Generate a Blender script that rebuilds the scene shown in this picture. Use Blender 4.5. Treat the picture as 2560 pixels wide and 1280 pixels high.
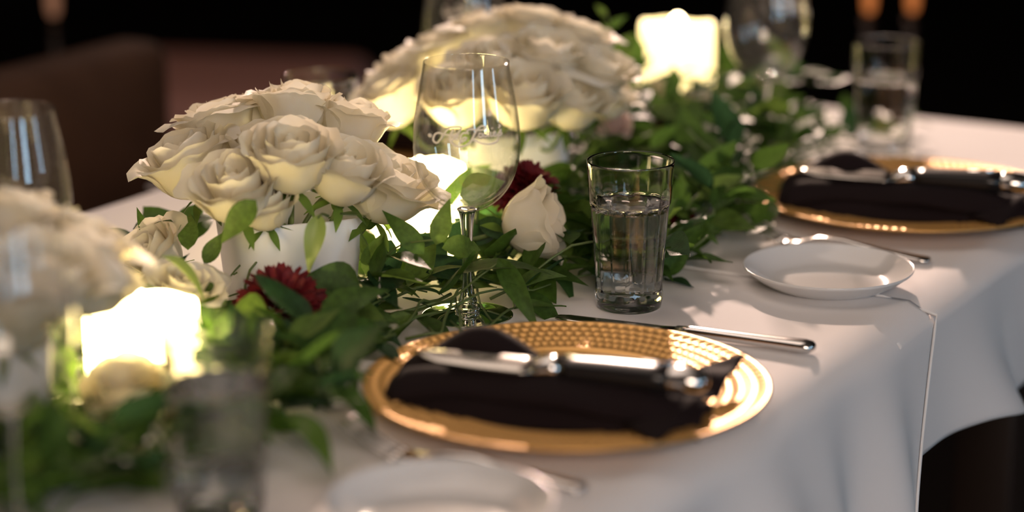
import bpy, bmesh, math, random
from mathutils import Vector, Matrix, noise

# ------------------------------------------------------------------ scene, camera, world, light
C = bpy.context.scene.collection
SC = bpy.context.scene
for o in list(bpy.data.objects):
    bpy.data.objects.remove(o)
PI = math.pi
TZ = 0.75                       # table top height; X runs across the table, Y along it
F_PX, CX, CY = 6044.0, 1280.0, 640.0
PITCH, HEAD, CAMH = math.atan(1658 / 6044.0), math.radians(30), 0.6222

cam_d = bpy.data.cameras.new('camera')
cam = bpy.data.objects.new('camera', cam_d)
C.objects.link(cam)
cam.location = (0, 0, TZ + CAMH)
cam.rotation_euler = (PI / 2 - PITCH, 0, HEAD)
cam_d.lens, cam_d.sensor_width, cam_d.clip_start, cam_d.clip_end = 85.0, 36.0, 0.05, 60
cam_d.dof.use_dof = True
cam_d.dof.focus_distance = 2.15
cam_d.dof.aperture_fstop = 1.7
SC.camera = cam

SC.view_settings.view_transform = 'Standard'
SC.view_settings.look = 'None'
SC.view_settings.gamma = 1.0
SC.view_settings.use_curve_mapping = False
SC.view_settings.exposure = 0.0
SC.cycles.caustics_refractive = True
SC.cycles.caustics_reflective = True
SC.cycles.blur_glossy = 0.6
SC.cycles.sample_clamp_indirect = 4.0
SC.cycles.max_bounces = 20
SC.cycles.transmission_bounces = 20
SC.cycles.transparent_max_bounces = 24

world = bpy.data.worlds.new('room air')
SC.world = world
world.use_nodes = True
world.node_tree.nodes['Background'].inputs[0].default_value = (0.6, 0.45, 0.38, 1)
world.node_tree.nodes['Background'].inputs[1].default_value = 0.02

RIGHT = Vector((math.cos(HEAD), math.sin(HEAD), 0))
FWD = Vector((-math.sin(HEAD), math.cos(HEAD), 0))
UP = Vector((0, 0, 1))


def cw(x, y, z):
    """a place given as metres to the right of, ahead of the camera and above the table top"""
    return RIGHT * x + FWD * y + UP * (TZ + z)


def at(px, py, depth):
    """the point seen at a pixel of the photograph at a given depth"""
    d = FWD * math.cos(PITCH) - UP * math.sin(PITCH)
    u = FWD * math.sin(PITCH) + UP * math.cos(PITCH)
    return cam.location + (d + RIGHT * ((px - CX) / F_PX) + u * (-(py - CY) / F_PX)) * depth


def lamp(name, kind, loc, target, color, power, **kw):
    d = bpy.data.lights.new(name, kind)
    o = bpy.data.objects.new(name, d)
    C.objects.link(o)
    o.location = loc
    d.color, d.energy = color, power
    for k, v in kw.items():
        setattr(d, k, v)
    o.rotation_euler = (Vector(target) - Vector(loc)).to_track_quat('-Z', 'Y').to_euler()
    return o


mid = cw(0.15, 2.1, 0)
lamp('pendant_light', 'SPOT', cw(0.34, 8.0, 2.0), cw(0.58, 0.8, 0), (1.0, 0.71, 0.57), 2550,
     shadow_soft_size=0.10, spot_size=math.radians(27), spot_blend=1.0)
lamp('overhead_fill', 'AREA', cw(-0.3, 2.6, 1.7), mid, (1.0, 0.80, 0.68), 9, size=1.4)  # unseen fill added overhead to brighten the rose tops and the table
lamp('front_fill', 'AREA', cw(0.5, -1.6, 1.6), mid, (1.0, 0.78, 0.63), 57, size=1.3)  # warm fill added behind the camera to lift shadows and rose fronts
lamp('room_light', 'AREA', cw(-1.4, 4.6, 1.75), cw(-1.0, 4.2, -0.5), (1.0, 0.6, 0.42), 3, size=0.6)


# ------------------------------------------------------------------ materials
def mat(name, color=(0.8, 0.8, 0.8), rough=0.5, metal=0.0, spec=0.5, **kw):
    m = bpy.data.materials.new(name)
    m.use_nodes = True
    b = m.node_tree.nodes['Principled BSDF']
    b.inputs['Base Color'].default_value = (*color, 1)
    b.inputs['Roughness'].default_value = rough
    b.inputs['Metallic'].default_value = metal
    b.inputs['Specular IOR Level'].default_value = spec
    for k, v in kw.items():
        b.inputs[k].default_value = v
    return m


def nodes(m):
    return m.node_tree.nodes, m.node_tree.links, m.node_tree.nodes['Principled BSDF']


def add_bump(m, scale, strength, dist=0.001, kind='NOISE', detail=3, sx=1, sy=1, sz=1):
    N, L, b = nodes(m)
    tc = N.new('ShaderNodeTexCoord')
    mp = N.new('ShaderNodeMapping')
    mp.inputs['Scale'].default_value = (sx, sy, sz)
    t = N.new('ShaderNodeTexNoise')
    t.inputs['Scale'].default_value = scale
    t.inputs['Detail'].default_value = detail
    bp = N.new('ShaderNodeBump')
    bp.inputs['Strength'].default_value = strength
    bp.inputs['Distance'].default_value = dist
    L.new(tc.outputs['Object'], mp.inputs[0])
    L.new(mp.outputs[0], t.inputs[0])
    L.new(t.outputs['Fac'], bp.inputs['Height'])
    L.new(bp.outputs[0], b.inputs['Normal'])
    return t


def add_tint(m, c1, c2, scale, lo=0.35, hi=0.65, coord='Object'):
    N, L, b = nodes(m)
    tc = N.new('ShaderNodeTexCoord')
    t = N.new('ShaderNodeTexNoise')
    t.inputs['Scale'].default_value = scale
    r = N.new('ShaderNodeValToRGB')
    r.color_ramp.elements[0].position, r.color_ramp.elements[1].position = lo, hi
    r.color_ramp.elements[0].color, r.color_ramp.elements[1].color = (*c1, 1), (*c2, 1)
    L.new(tc.outputs[coord], t.inputs[0])
    L.new(t.outputs['Fac'], r.inputs[0])
    L.new(r.outputs[0], b.inputs['Base Color'])
    return r


def add_translucent(m, color, fac):
    N, L, b = nodes(m)
    tr = N.new('ShaderNodeBsdfTranslucent')
    tr.inputs[0].default_value = (*color, 1)
    mx = N.new('ShaderNodeMixShader')
    mx.inputs[0].default_value = fac
    out = N['Material Output']
    L.new(b.outputs[0], mx.inputs[1])
    L.new(tr.outputs[0], mx.inputs[2])
    L.new(mx.outputs[0], out.inputs[0])


M = {}
M['cloth'] = mat('white linen', (0.80, 0.77, 0.76), 0.85, spec=0.2)
add_bump(M['cloth'], 900, 0.25, 0.0006, detail=2)
M['cloth_hem'] = mat('linen hem', (0.84, 0.82, 0.81), 0.85, spec=0.2)
M['gold'] = mat('hammered gold', (0.78, 0.44, 0.14), 0.36, 0.58, spec=0.35)
M['steel'] = mat('polished steel', (0.78, 0.76, 0.74), 0.13, 1.0)
M['blade'] = mat('satin steel', (0.60, 0.57, 0.52), 0.18, 1.0)
M['handle'] = mat('black handle', (0.012, 0.01, 0.01), 0.28)
M['napkin'] = mat('dark brown napkin', (0.011, 0.0055, 0.006), 0.85, spec=0.15)
M['napkin'].node_tree.nodes['Principled BSDF'].inputs['Sheen Weight'].default_value = 0.015
add_bump(M['napkin'], 700, 0.35, 0.0006, detail=2)
M['porcelain'] = mat('white porcelain', (0.74, 0.73, 0.72), 0.14, spec=0.6)
M['vase'] = mat('matt white ceramic', (0.80, 0.81, 0.83), 0.4)
M['rose'] = mat('ivory petal', (0.90, 0.87, 0.79), 0.55, spec=0.25)
add_tint(M['rose'], (0.90, 0.83, 0.64), (0.91, 0.87, 0.77), 30)
add_bump(M['rose'], 90, 0.25, 0.002)
add_translucent(M['rose'], (0.93, 0.87, 0.70), 0.28)
M['rose_pink'] = mat('blush petal', (0.80, 0.62, 0.56), 0.55, spec=0.25)
add_translucent(M['rose_pink'], (0.85, 0.65, 0.55), 0.3)
GREENS = [(0.038, 0.080, 0.014), (0.055, 0.110, 0.018), (0.085, 0.145, 0.026), (0.022, 0.058, 0.020)]
for k, g in enumerate(GREENS):
    m = mat(f'glossy leaf green {k}', g, 0.46, spec=0.22)
    add_tint(m, tuple(x * 0.72 for x in g), tuple(min(1, x * 1.3) for x in g), 9)
    add_bump(m, 22, 0.25, 0.002, sx=2.5)
    add_translucent(m, tuple(min(1, x * 2.6) for x in g), 0.26)
    M[f'leaf{k}'] = m
M['pale_leaf'] = mat('pale young leaf', (0.26, 0.36, 0.10), 0.4)
add_translucent(M['pale_leaf'], (0.4, 0.5, 0.15), 0.35)
M['stem'] = mat('green stem', (0.10, 0.15, 0.04), 0.5)
M['burgundy'] = mat('burgundy petal', (0.10, 0.006, 0.010), 0.6, spec=0.25)
add_tint(M['burgundy'], (0.055, 0.003, 0.006), (0.17, 0.010, 0.014), 60)
M['leather'] = mat('brown leather', (0.05, 0.025, 0.016), 0.85, spec=0.08)
add_tint(M['leather'], (0.046, 0.024, 0.016), (0.076, 0.040, 0.026), 5)
M['dusty'] = mat('dusty rose upholstery', (0.46, 0.24, 0.20), 0.9, spec=0.05)
M['wood'] = mat('dark stained wood', (0.022, 0.012, 0.008), 0.5)
M['floor'] = mat('dark carpet', (0.014, 0.010, 0.008), 0.95, spec=0.1)
add_bump(M['floor'], 300, 0.4, 0.004)
M['wall'] = mat('near black wall', (0.010, 0.008, 0.007), 0.7, spec=0.2)
M['ceiling'] = mat('tan ceiling', (0.25, 0.21, 0.18), 0.9)
M['metal_dark'] = mat('bronze metal', (0.06, 0.04, 0.03), 0.4, 1.0)


def emis(name, color, strength):
    m = bpy.data.materials.new(name)
    m.use_nodes = True
    N, L = m.node_tree.nodes, m.node_tree.links
    N.remove(N['Principled BSDF'])
    e = N.new('ShaderNodeEmission')
    e.inputs[0].default_value = (*color, 1)
    e.inputs[1].default_value = strength
    L.new(e.outputs[0], N['Material Output'].inputs[0])
    return m


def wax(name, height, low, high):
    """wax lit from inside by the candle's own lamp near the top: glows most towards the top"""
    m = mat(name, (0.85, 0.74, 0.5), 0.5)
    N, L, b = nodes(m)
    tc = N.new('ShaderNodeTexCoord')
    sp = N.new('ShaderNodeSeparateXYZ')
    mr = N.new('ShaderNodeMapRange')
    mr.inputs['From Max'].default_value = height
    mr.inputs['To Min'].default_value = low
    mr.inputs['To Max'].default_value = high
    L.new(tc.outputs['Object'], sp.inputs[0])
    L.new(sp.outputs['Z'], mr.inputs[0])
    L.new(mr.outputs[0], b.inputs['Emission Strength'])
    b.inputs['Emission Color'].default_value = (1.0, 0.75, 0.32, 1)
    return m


M['flame'] = emis('candle flame', (1.0, 0.80, 0.46), 30)
M['daylight'] = emis('daylight behind pane', (0.50, 0.76, 1.0), 11.0)
M['amber'] = emis('amber lamp glow', (1.0, 0.30, 0.08), 0.5)


def glass_mat(name, tint, ior=1.5):
    m = bpy.data.materials.new(name)
    m.use_nodes = True
    N, L = m.node_tree.nodes, m.node_tree.links
    N.remove(N['Principled BSDF'])
    g = N.new('ShaderNodeBsdfGlass')
    g.inputs['Color'].default_value = (*tint, 1)
    g.inputs['Roughness'].default_value = 0.0
    g.inputs['IOR'].default_value = ior
    L.new(g.outputs[0], N['Material Output'].inputs[0])
    return m


def thin_glass(name):
    """blown glass a millimetre thick: passes light straight on, mirrors by Schlick's law"""
    m = bpy.data.materials.new(name)
    m.use_nodes = True
    N, L = m.node_tree.nodes, m.node_tree.links
    N.remove(N['Principled BSDF'])
    lw = N.new('ShaderNodeLayerWeight')
    lw.inputs['Blend'].default_value = 0.5
    pw = N.new('ShaderNodeMath')
    pw.operation = 'POWER'
    pw.inputs[1].default_value = 4.5
    ma = N.new('ShaderNodeMath')
    ma.operation = 'MULTIPLY_ADD'
    ma.inputs[1].default_value = 0.94
    ma.inputs[2].default_value = 0.07
    t = N.new('ShaderNodeBsdfTransparent')
    t.inputs[0].default_value = (0.985, 0.985, 0.975, 1)
    g = N.new('ShaderNodeBsdfGlossy')
    g.inputs['Roughness'].default_value = 0.015
    mx = N.new('ShaderNodeMixShader')
    L.new(lw.outputs['Facing'], pw.inputs[0])
    L.new(pw.outputs[0], ma.inputs[0])
    L.new(ma.outputs[0], mx.inputs[0])
    L.new(t.outputs[0], mx.inputs[1])
    L.new(g.outputs[0], mx.inputs[2])
    tl = N.new('ShaderNodeBsdfTranslucent')          # faint film: smudges, plus a pale veil standing in for reflected light
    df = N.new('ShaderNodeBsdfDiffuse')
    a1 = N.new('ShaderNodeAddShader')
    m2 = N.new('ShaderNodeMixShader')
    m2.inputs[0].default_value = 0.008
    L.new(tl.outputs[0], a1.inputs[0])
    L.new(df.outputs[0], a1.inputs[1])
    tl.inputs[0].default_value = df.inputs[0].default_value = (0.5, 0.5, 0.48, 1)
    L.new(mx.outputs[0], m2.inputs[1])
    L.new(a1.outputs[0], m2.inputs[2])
    L.new(m2.outputs[0], N['Material Output'].inputs[0])
    return m


M['glass'] = glass_mat('clear glass', (1.0, 1.0, 0.995), 1.48)
M['water'] = glass_mat('still water', (1.0, 1.0, 1.0), 1.33)
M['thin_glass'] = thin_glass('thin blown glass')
M['etch'] = mat('frosted etching', (0.93, 0.91, 0.86), 0.7)
add_translucent(M['etch'], (0.95, 0.93, 0.88), 0.5)


# ------------------------------------------------------------------ mesh helpers
def mesh(name, verts, faces, m, smooth=True):
    me = bpy.data.meshes.new(name)
    me.from_pydata([tuple(v) for v in verts], [], faces)
    me.update()
    if smooth:
        me.polygons.foreach_set('use_smooth', [True] * len(me.polygons))
    me.materials.append(m)
    return me


def obj(name, me, parent=None, **props):
    o = bpy.data.objects.new(name, me)
    C.objects.link(o)
    if parent is not None:
        o.parent = parent
    for k, v in props.items():
        o[k] = v
    return o


def thing(name, label, cat, mtx=None, group=None):
    o = bpy.data.objects.new(name, None)
    C.objects.link(o)
    o.empty_display_size = 0.02
    if mtx is not None:
        o.matrix_world = mtx if isinstance(mtx, Matrix) else Matrix.Translation(mtx)
    o['label'], o['category'] = label, cat
    if group:
        o['group'] = group
    return o


def tag(o, label, cat, group=None):
    o['label'], o['category'] = label, cat
    if group:
        o['group'] = group
    return o


def struct(name, me):
    return obj(name, me, kind='structure')


def grid_faces(nu, nv, wrap=False, off=0):
    """nu columns (wrapped if asked) by nv rows of vertices, row after row"""
    F = []
    for j in range(nv - 1):
        for i in range(nu if wrap else nu - 1):
            a, b = j * nu + i, j * nu + (i + 1) % nu
            F.append((off + a, off + b, off + b + nu, off + a + nu))
    return F


def lathe(profile, seg=64, fn=None):
    V, n = [], len(profile)
    for (r, z) in profile:
        for i in range(seg):
            t = 2 * PI * i / seg
            rr = fn(r, z, t) if fn else r
            V.append((rr * math.cos(t), rr * math.sin(t), z))
    F = grid_faces(seg, n, True)
    return V, F


def smooth_profile(pts, sub=4):
    """Catmull-Rom through the points"""
    P = [Vector((p[0], p[1])) for p in pts]
    out = []
    for i in range(len(P) - 1):
        a, b, c, d = P[max(i - 1, 0)], P[i], P[i + 1], P[min(i + 2, len(P) - 1)]
        for k in range(sub):
            t = k / sub
            q = 0.5 * ((2 * b) + (c - a) * t + (2 * a - 5 * b + 4 * c - d) * t * t + (3 * b - a - 3 * c + d) * t ** 3)
            out.append((max(q.x, 0.0), q.y))
    out.append(tuple(P[-1]))
    return out


def smooth_path(pts, sub=5):
    P = [Vector(p) for p in pts]
    out = []
    for i in range(len(P) - 1):
        a, b, c, d = P[max(i - 1, 0)], P[i], P[i + 1], P[min(i + 2, len(P) - 1)]
        for k in range(sub):
            t = k / sub
            out.append(0.5 * ((2 * b) + (c - a) * t + (2 * a - 5 * b + 4 * c - d) * t * t + (3 * b - a - 3 * c + d) * t ** 3))
    out.append(P[-1])
    return out


def tube(pts, rad, seg=6, V=None, F=None):
    V = [] if V is None else V
    F = [] if F is None else F
    P = [Vector(p) for p in pts]
    n, off = len(P), len(V)
    ref = Vector((0.13, 0.21, 0.97))
    for i, p in enumerate(P):
        t = (P[min(i + 1, n - 1)] - P[max(i - 1, 0)]).normalized()
        a = t.cross(ref)
        if a.length < 1e-3:
            a = t.cross(Vector((1, 0, 0)))
        a.normalize()
        b = t.cross(a)
        r = rad(i / (n - 1)) if callable(rad) else rad
        for k in range(seg):
            q = 2 * PI * k / seg
            V.append(p + a * (r * math.cos(q)) + b * (r * math.sin(q)))
    F += grid_faces(seg, n, True, off)
    F.append(tuple(off + k for k in range(seg))[::-1])
    F.append(tuple(off + (n - 1) * seg + k for k in range(seg)))
    return V, F


def box(x0, x1, y0, y1, z0, z1, m, bevel=0.0, name='box', seg=2):
    bm = bmesh.new()
    bmesh.ops.create_cube(bm, size=1)
    for v in bm.verts:
        v.co = Vector((x0 + (v.co.x + .5) * (x1 - x0), y0 + (v.co.y + .5) * (y1 - y0), z0 + (v.co.z + .5) * (z1 - z0)))
    if bevel:
        bmesh.ops.bevel(bm, geom=bm.edges[:], offset=bevel, segments=seg, affect='EDGES', profile=0.5)
    me = bpy.data.meshes.new(name)
    bm.to_mesh(me)
    bm.free()
    if bevel:
        me.polygons.foreach_set('use_smooth', [True] * len(me.polygons))
    me.materials.append(m)
    return me


def frame_mtx(loc, axis, roll=0.0, scale=1.0):
    """local z along axis"""
    q = Vector(axis).normalized().to_track_quat('Z', 'Y')
    return Matrix.Translation(loc) @ q.to_matrix().to_4x4() @ Matrix.Rotation(roll, 4, 'Z') @ Matrix.Scale(scale, 4)


# ------------------------------------------------------------------ the room
X0, X1, Y0, Y1, H = -5.6, 3.2, -3.0, 9.0, 2.9
struct('floor', box(X0, X1, Y0, Y1, -0.05, 0, M['floor']))
struct('ceiling', box(X0, X1, Y0, Y1, H, H + 0.05, M['ceiling']))
struct('wall_left', box(X0 - 0.1, X0, Y0, Y1, 0, H, M['wall']))
struct('wall_right', box(X1, X1 + 0.1, Y0, Y1, 0, H, M['wall']))
struct('wall_back', box(X0, X1, Y0 - 0.1, Y0, 0, H, M['wall']))
struct('wall_front', box(X0, X1, Y1, Y1 + 0.1, 0, H, M['wall']))


def window(name, y0, y1, z0, z1):
    V, F = [], []
    def bar(a0, a1, b0, b1):
        o = len(V)
        for x in (X1 - 0.05, X1):
            V.extend([(x, a0, b0), (x, a1, b0), (x, a1, b1), (x, a0, b1)])
        F.extend([(o, o + 1, o + 2, o + 3), (o + 7, o + 6, o + 5, o + 4), (o, o + 4, o + 5, o + 1),
                  (o + 1, o + 5, o + 6, o + 2), (o + 2, o + 6, o + 7, o + 3), (o + 3, o + 7, o + 4, o)])
    w = 0.06
    bar(y0, y1, z0, z0 + w), bar(y0, y1, z1 - w, z1), bar(y0, y0 + w, z0, z1), bar(y1 - w, y1, z0, z1)
    bar((y0 + y1) / 2 - 0.025, (y0 + y1) / 2 + 0.025, z0, z1)
    f = struct(name, mesh(name, V, F, M['wood'], False))
    ym = (y0 + y1) / 2
    for a, b in ((y0 + w, ym - 0.03), (ym + 0.03, y1 - w)):
        obj('pane', box(X1 - 0.03, X1 - 0.01, a, b, z0 + w, z1 - w, M['daylight'], name='pane'), f)


window('window_1', 0.05, 0.65, 0.9, 2.5)
window('window_3', -2.3, -1.8, 0.9, 2.5)
window('window_2', 2.7, 3.1, 0.9, 2.5)

# ------------------------------------------------------------------ table and cloths
XL, XR, YN, YF = -1.615, -0.722, 0.1, 2.775
tb = thing('dining_table', 'long wooden dining table wholly covered by the white cloths', 'table', Vector(((XL + XR) / 2, 1.4, 0)))
mx = tb.location
tb_top = obj('tabletop', box(XL + .015 - mx.x, XR - .015 - mx.x, YN - mx.y + .02, YF - .02 - mx.y, TZ - 0.05, TZ - 0.006, M['wood'], 0.004), tb)
for sx in (XL + .12, XR - .12):
    for sy in (YN + .2, YF - .2):
        obj('leg', box(sx - .035 - mx.x, sx + .035 - mx.x, sy - .035 - mx.y, sy + .035 - mx.y, 0, TZ - 0.05, M['wood'], 0.004), tb)


def cloth(name, y0, y1, top, drop_r, drop_l, folds, far_drop=0.0, ny=150, flare=None):
    """one sheet: hangs at the left, lies on the table, hangs at the right; far end may hang too"""
    R = 0.010
    prof = []                                      # (x, z below top, side, metres hung)
    nd = 26
    V, rows = [], 0
    ys = [y0 + (y1 - y0) * j / (ny - 1) for j in range(ny)]
    nf = 14 if far_drop else 0
    for j in range(ny + nf):
        y = ys[min(j, ny - 1)]
        fd = 0.0 if j < ny else far_drop * (j - ny + 1) / nf
        dr, dl = drop_r(y), drop_l(y)
        row = []
        for k in range(nd, 0, -1):                 # left hang
            d = dl * k / nd
            w = 0.012 * math.sin(y * 16 + 1) * (d / 0.2)
            row.append((XL - 0.006 - abs(w) * 0.6 + w, y, -R - d))
        nt = 46
        for k in range(nt + 1):
            t = k / nt
            x = XL + (XR - XL) * t
            e = min(x - XL, XR - x)
            z = 0.0 if e > R else -(R - math.sqrt(max(0, R * R - (R - e) ** 2)))
            z += 0.0010 * (noise.noise(Vector((x * 4, y * 11, 3))) + noise.noise(Vector((x * 15, y * 6, 9))) * .5) if e > R else 0
            row.append((x, y, z))
        for k in range(1, nd + 1):
            d = dr * k / nd
            yo, xo = folds(y, d)
            row.append((XR + 0.006 + xo, y + yo, -R - d))
        for (x, yy, z) in row:
            if fd > 0:
                z = min(z, -0.0) - fd * (1 if z > -0.02 else 0.6)
                yy = y1 + 0.008 + 0.02 * fd * math.sin(x * 22)
            V.append((x, yy, TZ + top + z))
        rows += 1
    ncol = len(V) // rows
    me = mesh(name, V, grid_faces(ncol, rows), M['cloth'])
    o = obj(name, me)
    s = o.modifiers.new('thickness', 'SOLIDIFY')
    s.thickness, s.offset = 0.0011, -1.0
    return o


def folds_near(y, d):
    g = d / 0.2
    x = 0.036 * g * (1 + math.sin((y - 0.55 * d) * 24.0 + 0.6)) + 0.018 * g * math.sin((y - .4 * d) * 47 + 2)
    k = max(0.0, (y - 1.75) / 0.26)
    return (-0.085 * k * g, x * (0.8 - 0.5 * min(1, k)) + 0.006 * g)


def folds_far(y, d):
    g = d / 0.14
    x = 0.030 * g * sstep(2.0, 2.2, y) * (0.5 + math.sin((y - 0.9 * d) * 19.0 - 5.2)) + 0.004 * g
    return (0.0, max(x, -0.004))


def sstep(a, b, x):
    t = min(1, max(0, (x - a) / (b - a)))
    return t * t * (3 - 2 * t)


tag(cloth('tablecloth', 1.92, YF, 0.0, lambda y: 0.124 + 0.022 * sstep(2.10, 2.25, y), lambda y: 0.14, folds_far, far_drop=0.14),
    'white tablecloth over the far end of the table, tucked beneath the other', 'tablecloth')
nc = tag(cloth('tablecloth', YN, 2.008, 0.0018, lambda y: 0.27, lambda y: 0.24, folds_near, ny=210),
         'white tablecloth on top, nearer one, its side hem hanging in soft folds', 'tablecloth')
# stitched hem along the end of the upper cloth
hv, hf = [], []
pts = [(XL, 2.006, TZ + 0.0022)] + [(XL + (XR - XL) * t / 20, 2.006, TZ + 0.0022) for t in range(1, 20)]
for k in range(0, 27):
    d = 0.27 * k / 26
    yo, xo = folds_near(2.008, d)
    pts.append((XR + 0.0075 + xo, 2.006 + yo, TZ - 0.008 - d))
tube(pts, 0.0016, 5, hv, hf)
obj('hem', mesh('hem', hv, hf, M['cloth_hem']), nc)


# ------------------------------------------------------------------ chargers, plates
def charger_meshes():
    prof = [(0.0, .0035), (0.05, .0035), (0.088, .0036), (0.094, .0042), (0.0985, .0068), (0.102, .0108), (0.106, .0132)]
    R0, R1, rows, cnt = 0.108, 0.1585, 5, 108
    per = 6
    for k in range(rows * per + 1):
        t = k / (rows * per)
        prof.append((R0 + (R1 - R0) * t, .0136 + .0058 * t))
    prof += [(0.1598, .0198), (0.1612, .0194), (0.1615, .0182), (0.1600, .0173), (0.135, .0140), (0.108, .0112), (0.100, .0060), (0.094, .0012), (0.02, .0010), (0.0, .0010)]
    seg = cnt * 5
    V = []
    for (r, z) in prof:
        for i in range(seg):
            t = 2 * PI * i / seg
            zz = z
            if R0 <= r <= R1 and z > .0134:
                q = (r - R0) / (R1 - R0) * rows
                row = min(int(q), rows - 1)
                a = (t / (2 * PI) * cnt + 0.5 * (row % 2)) % 1.0 - 0.5
                b = (q - row) - 0.5
                zz += -0.0017 * max(0.0, 1 - (a * a + b * b) / 0.27)
            V.append((r * math.cos(t), r * math.sin(t), zz))
    F = grid_faces(seg, len(prof), True)
    return mesh('charger', V, F, M['gold'])


CH_ME = charger_meshes()
CH = [Vector((-0.872, 1.597, TZ + .002)), Vector((-0.868, 2.330, TZ)), Vector((-1.465, 2.27, TZ))]
for p, l in zip(CH, ('hammered gold charger plate beside the full tumbler at the front setting',
                     'hammered gold charger plate at the far setting beyond the bread plate',
                     'hammered gold charger plate across the table behind the rear bouquet')):
    o = tag(obj('charger_plate', CH_ME), l, 'charger plate', 'gold charger plates')
    o.location = p

prof = smooth_profile([(0.0, .0042), (0.035, .0042), (0.050, .0046), (0.058, .0068), (0.068, .0125), (0.0765, .0190),
                       (0.0785, .0202), (0.0790, .0190), (0.0770, .0165), (0.066, .0085), (0.056, .0030), (0.050, .0005), (0.046, .0005), (0.044, .0020), (0.0, .0022)], 4)
V, F = lathe(prof, 96)
PL_ME = mesh('bread_plate', V, F, M['porcelain'])
for p, l in zip(((-0.827, 2.02, TZ), (-0.822, 1.325, TZ + .002)),
                ('small white bread plate casting a shadow beside the far fork', 'small white bread plate in the front foreground below the blurred fork')):
    o = tag(obj('bread_plate', PL_ME), l, 'plate', 'white bread plates')
    o.location = p


# ------------------------------------------------------------------ glasses
def closed(profile_out, profile_in):
    return profile_out + profile_in[::-1]


bowl_o = smooth_profile([(0.0, .0960), (.0060, .0964), (.0150, .0990), (.0245, .1045), (.0335, .1135), (.0405, .1250), (.0450, .1390), (.0470, .1530), (.0466, .1680), (.0448, .1840), (.0420, .2020), (.0392, .2180), (.0374, .2290)], 5)
bowl_i = smooth_profile([(0.0, .1010), (.0060, .1012), (.0140, .1032), (.0230, .1075), (.0322, .1152), (.0394, .1258), (.0440, .1394), (.0460, .1530), (.0456, .1680), (.0438, .1840), (.0410, .2020), (.0383, .2180), (.0366, .2290)], 5)
rim = [(.0373, .2296), (.0370, .2299), (.0367, .2296)]
V, F = lathe(bowl_o + rim + bowl_i[::-1], 72)
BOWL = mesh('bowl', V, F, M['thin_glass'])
prof = smooth_profile([(0.0, .0975), (.0088, .0984), (.0078, .0955), (.0062, .0885), (.0050, .0740), (.0046, .0560), (.0043, .0400), (.0048, .0290), (.0070, .0190), (.0085, .0150), (.0082, .0125), (.0112, .0100), (.0120, .0075), (.0100, .0050), (0.0, .0045)], 5)
V, F = lathe(prof, 40)
STEM = mesh('stem', V, F, M['glass'])
prof = smooth_profile([(0.0, .0058), (.010, .0052), (.020, .0036), (.032, .0022), (.0398, .0017), (.0404, .0010), (.0395, .0003), (.030, .0004), (.015, .0010), (0.0, .0014)], 4)
V, F = lathe(prof, 72)
FOOT = mesh('foot', V, F, M['glass'])


def bowl_r(z):
    for (a, b) in zip(bowl_o[:-1], bowl_o[1:]):
        if a[1] <= z <= b[1] and b[1] > a[1]:
            t = (z - a[1]) / (b[1] - a[1])
            return a[0] + (b[0] - a[0]) * t
    return .045


LOGO = [
    [(320, 500), (350, 470), (390, 490), (370, 520), (330, 515)],
    [(600, 560), (560, 620), (500, 650), (440, 610), (440, 530), (480, 450), (560, 405), (640, 410), (660, 460), (600, 580), (660, 500), (720, 380), (790, 300), (880, 250), (1000, 235), (1120, 245), (1080, 330), (1030, 410), (985, 480)],
    [(650, 400), (740, 430), (840, 440), (930, 430)],
    [(930, 300), (880, 390), (850, 480), (880, 540), (930, 530), (940, 470), (890, 460)],
    [(960, 500), (1020, 470), (1040, 420), (1000, 400), (960, 450), (980, 520), (1050, 520)],
    [(820, 500), (850, 570), (920, 640), (1020, 690), (1140, 690), (1260, 650), (1340, 590), (1400, 500), (1450, 400), (1500, 320), (1560, 250), (1640, 215), (1700, 245), (1680, 300), (1600, 315), (1500, 310), (1400, 285), (1310, 290), (1260, 340), (1300, 390)],
    [(1250, 380), (1180, 370), (1120, 420), (1090, 500), (1110, 580), (1180, 560), (1260, 500), (1180, 480), (1080, 600), (1060, 650)],
    [(1390, 530), (1460, 545), (1560, 600), (1700, 645), (1850, 655), (1970, 630), (2030, 570), (2030, 500)],
    [(1590, 380), (1545, 420), (1560, 480), (1610, 480), (1640, 430), (1600, 380)],
    [(1680, 380), (1660, 450), (1700, 480), (1750, 450), (1780, 380), (1765, 450), (1800, 480)],
    [(1850, 370), (1835, 450), (1860, 480), (1900, 460)],
    [(1870, 285), (1890, 300)],
    [(1910, 450), (1960, 420), (1950, 385), (1910, 410), (1910, 470), (1950, 490), (2010, 460)],
    [(2050, 230), (2080, 260), (2040, 310)],
    [(2010, 470), (2070, 390), (2095, 350), (2090, 420), (2120, 450), (2080, 490), (2030, 480)],
]


def logo_mesh():
    V, F = [], []
    for st in LOGO:
        P = []
        for q in smooth_path([(x, y, 0) for x, y in st], 5):
            dx = (q.x - 1270) / 10.24 / 2800
            z = 0.1735 - (q.y - 450) / 10.24 / 2700
            r = bowl_r(z) + 0.0002
            a = math.asin(max(-.95, min(.95, dx / r)))
            P.append((r * math.sin(a), -r * math.cos(a), z))
        tube(P, 0.00082, 5, V, F)
    return mesh('etched_lettering', V, F, M['etch'])


LOGO_ME = logo_mesh()


def wine_glass(x, y, label, rot, z=TZ):
    t = thing('wine_glass', label, 'wine glass', Matrix.Translation((x, y, z)) @ Matrix.Rotation(rot, 4, 'Z'), 'stemmed wine glasses')
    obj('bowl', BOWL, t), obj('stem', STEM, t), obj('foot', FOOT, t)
    obj('etched_lettering', LOGO_ME, t, label='frosted white script lettering')
    return t


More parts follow.
